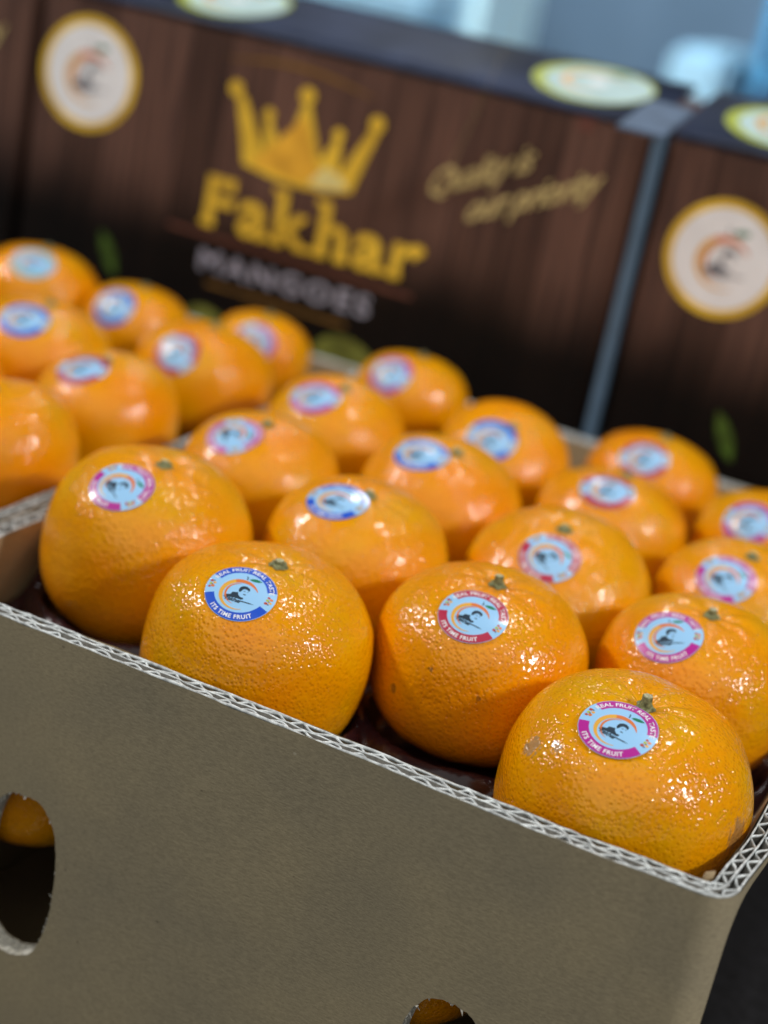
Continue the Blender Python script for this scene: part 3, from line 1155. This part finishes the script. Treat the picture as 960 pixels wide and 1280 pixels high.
def build_peel(F, nu, nv, mat, parent):
    vs, fs = [], []
    def P(th, ph):
        d = F.ax * math.cos(th) + (F.e1 * math.cos(ph) + F.e2 * math.sin(ph)) * math.sin(th)
        return d * F.radius(d)
    vs.append(P(0, 0))
    for j in range(1, nv):
        th = math.pi * (j / nv) ** 1.12
        for i in range(nu):
            vs.append(P(th, 2 * math.pi * i / nu))
    vs.append(P(math.pi, 0))
    for i in range(nu):
        fs.append((0, 1 + i, 1 + (i + 1) % nu))
    for j in range(nv - 2):
        a, b_ = 1 + j * nu, 1 + (j + 1) * nu
        for i in range(nu):
            k = (i + 1) % nu
            fs.append((a + i, b_ + i, b_ + k, a + k))
    e = len(vs) - 1
    a = 1 + (nv - 2) * nu
    for i in range(nu):
        fs.append((a + i, e, a + (i + 1) % nu))
    return mesh_obj('peel', vs, fs, mat, parent, True)


def build_stem(F, parent, tall):
    """five-lobed dry calyx with a short cut stalk"""
    vs, fs, mi = [], [], []
    base = F.radius(F.ax)
    rnd = random.Random(F.seed + 50)
    seg = 20
    R0 = 0.0025 * F.r / 0.04
    rot = rnd.uniform(0, 6)
    def pt(rad, a, h):
        d = F.e1 * math.cos(a) + F.e2 * math.sin(a)
        q = F.ax * base + d * rad
        n_ = q.normalized()
        return n_ * F.radius(n_) + F.ax * h
    rings = [(1.25, 0.0002, 1), (1.10, 0.0010, 1), (0.78, 0.0014, 0), (0.66, tall * 0.6, 0), (0.60, tall, 0), (0.52, tall + 0.0002, 0)]
    for (k, h, lobed) in rings:
        for i in range(seg):
            a = rot + 2 * math.pi * i / seg
            lob = 1 + (0.15 * math.cos(5 * a) if lobed else 0.10 * math.cos(6 * a + 1))
            jj = rnd.uniform(-0.06, 0.06)
            vs.append(pt(R0 * k * (lob + jj), a, h + (rnd.uniform(-.0001, .0001))))
    for j in range(len(rings) - 1):
        for i in range(seg):
            k = (i + 1) % seg
            fs.append((j * seg + i, j * seg + k, (j + 1) * seg + k, (j + 1) * seg + i))
            mi.append(0)
    vs.append(pt(0, 0, tall - 0.0002))
    for i in range(seg):
        fs.append(((len(rings) - 1) * seg + i, (len(rings) - 1) * seg + (i + 1) % seg, len(vs) - 1))
        mi.append(1)
    return mesh_obj('stem', vs, fs, [MAT['stem'], MAT['stem_cut']], parent, False, mi)


ART = {}


def build_sticker(F, colour, sd, e1, parent, detail):
    key = (colour, detail)
    if key not in ART:
        ART[key] = sticker_art(colour, detail)
    A = ART[key]
    sd = Vector(sd).normalized()
    e1 = Vector(e1).normalized()
    t1 = (e1 - sd * e1.dot(sd)).normalized()
    t2 = sd.cross(t1)
    h = 0.12
    def pp(u, v):
        d = (sd + t1 * u + t2 * v).normalized()
        return d * F.smooth(d)
    nrm = (pp(h, 0) - pp(-h, 0)).cross(pp(0, h) - pp(0, -h)).normalized()
    e1 = (e1 - nrm * e1.dot(nrm)).normalized()
    e2 = nrm.cross(e1)
    p0 = sd * F.smooth(sd)
    RS = 0.0130
    rnd = random.Random(F.seed + 9)
    lift_a = rnd.uniform(0, 6.28)
    # the paper bridges pits and ridges: raise the whole sticker until it clears the peel under it
    need = 0.0
    for a_ in range(24):
        for r_ in (0.25, 0.5, 0.75, 1.0):
            q = p0 + (e1 * math.cos(a_ * math.pi / 12) + e2 * math.sin(a_ * math.pi / 12)) * r_ * RS
            d = q.normalized()
            need = max(need, F.radius(d) - F.smooth(d))
    vs = []
    for (x, y, l) in A.v:
        q = p0 + (e1 * x + e2 * y) * RS
        d = q.normalized()
        rr = math.hypot(x, y)
        lift = need + 0.00012 + 0.0003 * max(0, rr - 0.72) * (1 + math.cos(math.atan2(y, x) - lift_a)) + 0.00005 * l
        vs.append(d * (F.smooth(d) + lift))
    return mesh_obj('sticker', vs, A.f, [MAT[k] for k in A.mats], parent, True, A.m)


def obj_point(F, px_dir):
    d = Vector(px_dir).normalized()
    return tuple(d * F.radius(d))


RIPE = {'A': 0.50, 'B': 0.30, 'C': 0.50, 'D': 0.55, 'E': 0.55, 'F': 0.62, 'G': 0.45, 'H': 0.5, 'I': 0.46, 'J': 0.48, 'K': 0.55, 'M': 0.5, 'N': 0.45, 'Q': 0.32, 'X': 0.3, 'R': 0.52, 'S': 0.45, 'W': 0.5}
FR = {}
for idx, (key, c, r, ax, colr, st) in enumerate(FRUIT):
    F = Fruit(key, c, r, ax, idx + 1)
    FR[key] = F
    e = empty('mandarin', c)
    tag(e, LABEL[key], 'mandarin', GROUPS[key])
    mat = MAT['peel']
    if key == 'C':
        mat = peel_material('scuffed_peel', [(obj_point(F, (-0.62, -0.66, 0.42)), 0.0085, (0.36, 0.24, 0.13), 0.60),
                                             (obj_point(F, (-0.44, -0.72, 0.50)), 0.0060, (0.40, 0.27, 0.15), 0.64),
                                             (obj_point(F, (0.93, -0.22, 0.12)), 0.0120, (0.30, 0.16, 0.06), 0.60)])
    elif key == 'B':
        mat = peel_material('speckled_peel', [(obj_point(F, (-0.42, -0.85, -0.10)), 0.0035, (0.24, 0.11, 0.015), 0.60),
                                              (obj_point(F, (0.35, -0.93, 0.10)), 0.0025, (0.22, 0.08, 0.01), 0.60),
                                              (obj_point(F, (-0.12, -0.93, 0.22)), 0.0025, (0.16, 0.07, 0.01), 0.60)])
    hero = key in HERO
    pe = build_peel(F, 128 if hero else 72, 96 if hero else 54, mat, e)
    pe.color = (RIPE.get(key, 0.5), 0.5, 0.5, 1)
    if key not in 'YZX':
        build_stem(F, e, {'C': 0.0052, 'B': 0.0045, 'G': 0.0034}.get(key, 0.0026))
    if st:
        build_sticker(F, colr, st[0], st[1], e, key in TEXTED)

# ------------------------------------------------------------------ moulded trays under the top layer
def fruit_tray(label, x0, x1, y0, y1, keys, loc_z=-0.045):
    nx, ny = int((x1 - x0) / 0.0025), int((y1 - y0) / 0.0025)
    cx, cy = (x0 + x1) / 2, (y0 + y1) / 2
    vs, fs = [], []
    flat_z = -0.034
    for j in range(ny + 1):
        for i in range(nx + 1):
            x, y = x0 + (x1 - x0) * i / nx, y0 + (y1 - y0) * j / ny
            z = flat_z + 0.003 * noise.noise(Vector((x * 45, y * 45, 0)))
            lip = min(abs(math.hypot(x - FR[k].c.x, y - FR[k].c.y) - FR[k].r * 0.98) for k in keys)
            z += 0.012 * math.exp(-(lip / 0.0042) ** 2)      # rounded lip round every cup
            for k in keys:
                F = FR[k]
                d = math.hypot(x - F.c.x, y - F.c.y)
                R = F.r * 1.02
                if d < R:
                    zz = F.c.z - F.k * math.sqrt(max(0, R * R - d * d)) * 1.02 - 0.0015
                    z = min(z, max(zz, F.c.z - F.k * R - 0.0015))
            ed = min(x - x0, x1 - x, y - y0, y1 - y)
            if ed < 0.004:
                z += 0.004
            vs.append((x - cx, y - cy, z - loc_z))
    for j in range(ny):
        for i in range(nx):
            a = j * (nx + 1) + i
            fs.append((a, a + 1, a + nx + 2, a + nx + 1))
    o = mesh_obj('fruit_tray', vs, fs, MAT['tray'], None, True)
    o.location = (cx, cy, loc_z)
    solidify(o, 0.0006)
    tag(o, label, 'tray', 'moulded trays in the boxes')
    return o


fruit_tray('dark maroon plastic tray holding the mandarins of the front box', FX0 + 0.0102, FX1 - 0.0102, FY0 + 0.0102, FY1 - 0.0102, 'ABCDEFGHIJKLMNPO')
fruit_tray('dark maroon plastic tray holding the mandarins of the left box', -0.655, -0.3365, 0.001, 0.4218, 'QRSTUVWX')



# ------------------------------------------------------------------ printed mango cartons
CY = 0.440            # front face of the cartons
CW = 0.388            # width of one carton
CZ1 = 0.1705          # top of the front face
PITCH = 0.3995
CX0 = -0.5870         # left end of the carton with the crown in full view


def laid(art, name, parent, mats_over=None, step=0.00018, base=0.0004):
    """print laid on the carton's front face: x to the right, y up, pushed out towards -y by layer"""
    vs = [(x, -base - step * l, y) for (x, y, l) in art.v]
    return mesh_obj(name, vs, art.f, [MAT[k] for k in art.mats], parent, False, art.m)


def smooth_poly(pts, n_=6):
    """closed Catmull-Rom through pts"""
    out = []
    m_ = len(pts)
    for i in range(m_):
        p0, p1, p2, p3 = (Vector(pts[(i + k - 1) % m_]) for k in range(4))
        for s in range(n_):
            t = s / n_
            out.append(tuple(0.5 * ((2 * p1) + (p2 - p0) * t + (2 * p0 - 5 * p1 + 4 * p2 - p3) * t * t + (3 * p1 - p0 - 3 * p2 + p3) * t ** 3)))
    return out


def badge_art(rx, ry, gold='gold'):
    A = Art()
    A.disc((0, 0), rx, ry, gold, 0, 1, 48)
    A.disc((0, 0), rx * 0.86, ry * 0.86, 'badge_white', 1, 1, 48)
    B = Art()
    fruit_logo(B, 2, 0.2, 0.82, (0.02, -0.02), True, 'ink_soft')
    k = A.mi
    for f, m_ in zip(B.f, B.m):
        pass
    b0 = len(A.v)
    A.v += [(x * rx * 0.95, y * ry * 0.95, l) for (x, y, l) in B.v]
    for f, m_ in zip(B.f, B.m):
        A.f.append(tuple(b0 + i for i in f))
        A.m.append(A.mi(B.mats[m_]))
    return A


def serif_text(A, s, key, layer, x0, y0, width, height):
    """heavy roman lettering: sans skeleton widened, feet added as slabs"""
    x = 0.0
    glyphs = []
    for ch in s:
        pts, fs = text_geo(ch, 1.0, 0.028, 0.0, 1.0)
        wch = max(p[0] for p in pts)
        glyphs.append((ch, pts, fs, x, wch))
        x += wch + 0.10
    tot = x - 0.10
    sx, sy = width / tot, height / 0.73
    for ch, pts, fs, gx, wch in glyphs:
        A.add([(x0 + (gx + px) * sx, y0 + py * sy) for px, py in pts], fs, key, layer)
        feet = {'F': [(0.06, 0.0)], 'k': [(0.06, 0.0), (wch - 0.04, 0.0), (0.02, 0.70)], 'h': [(0.06, 0.0), (wch - 0.06, 0.0), (0.02, 0.70)],
                'r': [(0.06, 0.0)], 'a': [(wch - 0.03, 0.0)]}.get(ch, [])
        for (fx, fy) in feet:
            l_, r_ = gx + fx - 0.10, gx + fx + 0.11
            yb, yt = y0 + fy * sy - 0.0004, y0 + (fy + 0.075) * sy
            A.add([(x0 + l_ * sx, yb), (x0 + r_ * sx, yb), (x0 + r_ * sx, yt), (x0 + l_ * sx, yt)], [(0, 1, 2, 3)], key, layer + 0.3)
        if ch == 'F':
            A.add([(x0 + (gx + wch - 0.09) * sx, y0 + 0.52 * sy), (x0 + (gx + wch) * sx, y0 + 0.52 * sy), (x0 + (gx + wch) * sx, y0 + 0.70 * sy), (x0 + (gx + wch - 0.05) * sx, y0 + 0.70 * sy)], [(0, 1, 2, 3)], key, layer + 0.3)
        if ch == 'r':
            A.disc((x0 + (gx + wch - 0.05) * sx, y0 + 0.44 * sy), 0.10 * sx, 0.08 * sy, key, layer + 0.3, 1, 12)


def mango_carton(x_left, label, lids=((0.107, 'lime'), (0.339, 'lime')), mark=False, badge_z=0.1255, badge_k=1.0, badge_x=0.0375):
    root = empty('mango_carton', (x_left, CY, TABLE_Z))
    tag(root, label, 'carton', 'printed mango cartons behind the fruit')
    zo = -TABLE_Z                       # z of world zero in the carton's own frame
    depth = 0.30
    # body (its object origin at world z = 0 so that the print's height is that of the face)
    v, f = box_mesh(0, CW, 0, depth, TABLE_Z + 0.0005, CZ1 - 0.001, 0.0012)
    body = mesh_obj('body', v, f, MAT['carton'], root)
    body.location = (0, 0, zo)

    def on_face(o):
        o.location = (0, 0, zo)
        return o
    # lid flap sprung up a little
    fy, fz, th = 0.078, 0.0195, 0.0028
    ln = math.hypot(fy, fz)
    ux = (0, fy / ln, fz / ln)
    nx = (0, -fz / ln, fy / ln)
    vs = []
    for t_ in (0.0, th):
        for k in range(7):
            s = ln * k / 6
            sag = 0.0012 * math.sin(math.pi * k / 6)
            for x in (0.001, CW * 0.33, CW * 0.66, CW - 0.001):
                vs.append((x, ux[1] * s + nx[1] * (t_ + sag), CZ1 + ux[2] * s + nx[2] * (t_ + sag)))
    fs = []
    def I(t_, k, i):
        return t_ * 28 + k * 4 + i
    for k in range(6):
        for i in range(3):
            fs.append((I(1, k, i), I(1, k, i + 1), I(1, k + 1, i + 1), I(1, k + 1, i)))
            fs.append((I(0, k, i), I(0, k + 1, i), I(0, k + 1, i + 1), I(0, k, i + 1)))
    for i in range(3):
        fs.append((I(0, 0, i), I(0, 0, i + 1), I(1, 0, i + 1), I(1, 0, i)))
        fs.append((I(0, 6, i + 1), I(0, 6, i), I(1, 6, i), I(1, 6, i + 1)))
    for k in range(6):
        fs.append((I(0, k + 1, 0), I(0, k, 0), I(1, k, 0), I(1, k + 1, 0)))
        fs.append((I(0, k, 3), I(0, k + 1, 3), I(1, k + 1, 3), I(1, k, 3)))
    flap = mesh_obj('lid_flap', vs, fs, MAT['flap'], root, True)
    flap.location = (0, 0, zo)
    # round badges printed on the flap
    for (bx, gold) in lids:
        A = Art()
        A.disc((0, 0), 0.035, 0.0335, gold, 0, 3, 40)
        A.disc((0.003, -0.001), 0.0305, 0.029, 'sky_white', 1, 3, 40)
        A.poly([(0.0, 0.021), (0.008, 0.026), (0.016, 0.024), (0.009, 0.019)], 'leafgreen', 2)
        A.band(30, 300, lambda t: 0.018 - 0.004 * math.sin(math.pi * t), 0.0185, 'yellow', 2, 24, 1)
        A.disc((0.002, 0.001), 0.006, 0.005, 'badge_white', 2, 1, 12)
        vv = []
        for (x, y, l) in A.v:
            s = ln * 0.52 + y
            sag = 0.0012 * math.sin(math.pi * min(1, max(0, s / ln)))
            off = th + sag + 0.0004 + 0.0002 * l
            vv.append((bx + x, ux[1] * s + nx[1] * off, CZ1 + ux[2] * s + nx[2] * off))
        o = mesh_obj('lid_badge', vv, A.f, [MAT[k] for k in A.mats], root, False, A.m)
        o.location = (0, 0, zo)
    if mark:
        A = Art()
        A.disc((0.352, 0.1660), 0.005, 0.0038, 'lineprint', 0, 1, 14)
        o = laid(A, 'red_mark', root)
        o.location = (0, 0, zo)
    # round fruit badge on the face
    A = badge_art(0.0345 * badge_k, 0.0340 * badge_k)
    o = laid(A, 'badge', root)
    o.location = (badge_x, 0, zo + badge_z)
    # crown
    def X(x):
        return x / 1000.0 - CX0
    A = Art()
    def W(L_):
        return [(X(x), z / 1000.0) for x, z in L_]
    A.poly(W([(-436, 97), (-447, 136), (-441, 136), (-424, 107), (-419, 113), (-411, 114)] + [(-411, 112), (-403, 141), (-399, 141), (-388, 113)] +
             [(-381, 112), (-373, 107), (-359, 135), (-353, 134), (-364, 96.5), (-382, 93), (-400, 92), (-418, 93.5)]), 'gold', 0)
    A.poly(W([(-424, 107), (-426, 126), (-421.5, 126), (-412, 108)]), 'gold', 0.5)
    A.poly(W([(-374, 107), (-375.5, 124), (-380, 124.5), (-388, 108)]), 'gold', 0.5)
    A.poly(W([(-431, 99), (-401, 133), (-385, 99), (-400, 95.5)]), 'crown_or', 1)
    A.poly(W([(-392, 96), (-383, 108), (-372, 104), (-367, 100), (-369, 98), (-381, 94.5)]), 'crown_hi', 1.2)
    for (x, z, r_) in ((-448, 139, 4.6), (-401.5, 144.5, 5.0), (-355.5, 138.5, 4.8), (-424, 129, 3.6), (-378, 127.5, 3.6)):
        A.disc((X(x), z / 1000), r_ / 1000, r_ / 1000, 'gold', 1.4, 1, 20)
    on_face(laid(A, 'crown', root))
    # name
    A = Art()
    serif_text(A, 'Fakhar', 'gold', 0, X(-457), 0.0565, 0.143, 0.0305)
    on_face(laid(A, 'name_lettering', root))
    A = Art()
    A.text('MANGOES', 'silver', 0, lambda x, y, w_: (X(-455) + x * 0.116 / w_, 0.0292 + y * 0.0125 / 0.73), 1.0, 0.03, 0, 1.25)
    on_face(laid(A, 'mangoes_lettering', root))
    # slogan, two slanting lines
    A = Art()
    def slog(x0, y0, length, slope, hgt):
        def fn(x, y, w_):
            u = x * length / w_
            return (X(x0) + u, y0 / 1000 + u * slope + y * hgt / 0.73)
        return fn
    for dx, dy in ((0, 0), (0.6, 0.15), (0.3, 0.5)):       # heavy brush script: each stroke thickened
        A.text('Quality is', 'palegold', dx, slog(-317 + dx, 106.5 + dy, 0.062, 0.50, 0.0155), 1.0, 0.004, 0.35, 0.9)
        A.text('our priority', 'palegold', dx, slog(-292 + dx, 98 + dy, 0.073, 0.46, 0.0155), 1.0, 0.004, 0.35, 0.9)
    on_face(laid(A, 'slogan_lettering', root))
    # thin printed rules above the crown and under the name
    A = Art()
    pts = []
    for k in range(21):
        t = k / 20
        pts.append((X(-457 + 98 * t), 0.1545 + 0.006 * math.sin(math.pi * t) - 0.003 * t))
    A.poly([(x, y + 0.0012 * math.sin(math.pi * i / 20) + 0.0002) for i, (x, y) in enumerate(pts)] + [(x, y - 0.0012 * math.sin(math.pi * i / 20) - 0.0002) for i, (x, y) in reversed(list(enumerate(pts)))], 'lineprint_gold', 0)
    on_face(laid(A, 'printed_rule', root))
    A = Art()
    A.add([(X(-480), 0.0515), (X(-315), 0.0492), (X(-315), 0.0466), (X(-480), 0.0490)], [(3, 2, 1, 0)], 'lineprint', 0)
    on_face(laid(A, 'printed_rule', root))
    A = Art()
    A.add([(X(-448), 0.0225), (X(-352), 0.0215), (X(-352), 0.0195), (X(-448), 0.0205)], [(3, 2, 1, 0)], 'lineprint_gold', 0)
    on_face(laid(A, 'printed_rule', root))
    # mangoes and leaves printed along the foot
    for (x, z, rx, rz) in ((-447, -12, 20, 19), (-352, -8, 24, 22)):
        A = Art()
        pts = [(X(x) + rx / 1000 * math.cos(a) * (1 + 0.12 * math.cos(a)), z / 1000 + rz / 1000 * math.sin(a)) for a in [2 * math.pi * k / 28 for k in range(28)]]
        A.poly(pts, 'mango_photo', 0)
        on_face(laid(A, 'printed_mango', root))
    for (x, z, l_, w_, an) in ((-519, 22, 15, 4.5, 118), (-300, 2, 14, 5, 60)):
        A = Art()
        a = math.radians(an)
        pts = []
        for k in range(16):
            t = k / 15
            pts.append((-l_ + 2 * l_ * t, w_ * math.sin(math.pi * t) ** 0.8))
        for k in range(14, 0, -1):
            t = k / 15
            pts.append((-l_ + 2 * l_ * t, -w_ * math.sin(math.pi * t) ** 0.8))
        A.poly([(X(x) + (px * math.cos(a) - py * math.sin(a)) / 1000, z / 1000 + (px * math.sin(a) + py * math.cos(a)) / 1000) for px, py in pts], 'leaf_photo', 1)
        on_face(laid(A, 'printed_leaf', root))
    return root


MAT['sky_white'] = flat('print_cool_white', (0.50, 0.68, 0.68), 0.7, noise_amt=0.05)
MAT['lineprint_gold'] = flat('print_dull_gold', (0.22, 0.11, 0.02), 0.45, noise_amt=0.15)
mango_carton(CX0, 'dark wood print mango carton with gold crown and name, centre', mark=True)
mango_carton(CX0 + PITCH, 'right hand mango carton showing only its round white fruit badge', ((0.052, 'lime'), (0.30, 'lime')), badge_z=0.1145, badge_k=0.93, badge_x=0.0425)
mango_carton(CX0 - PITCH + 0.005, 'left mango carton of which just the dark end shows at the picture edge')

# blue-grey edge strip in the gap between the two cartons
es = empty('edge_strip', (CX0 + CW + 0.0055, CY, TABLE_Z))
tag(es, 'thin blue grey vertical strip standing in the gap between the two cartons', 'strip')
v, f = box_mesh(-0.0031, 0.0031, -0.0035, 0.010, 0.0005, 0.1690 - TABLE_Z, 0.0012)
mesh_obj('post', v, f, MAT['strip'], es)
v, f = box_mesh(-0.005, 0.020, 0.006, 0.058, 0.1760 - TABLE_Z, 0.1782 - TABLE_Z, 0.0008)
cap = mesh_obj('cap', v, f, MAT['pale_tape'], es)
cap.location = (0, 0, 0.006)
cap.rotation_euler = (math.radians(13), 0, 0)

# resting height of the fruit boxes: the table stands just under them
bpy.context.view_layer.update()
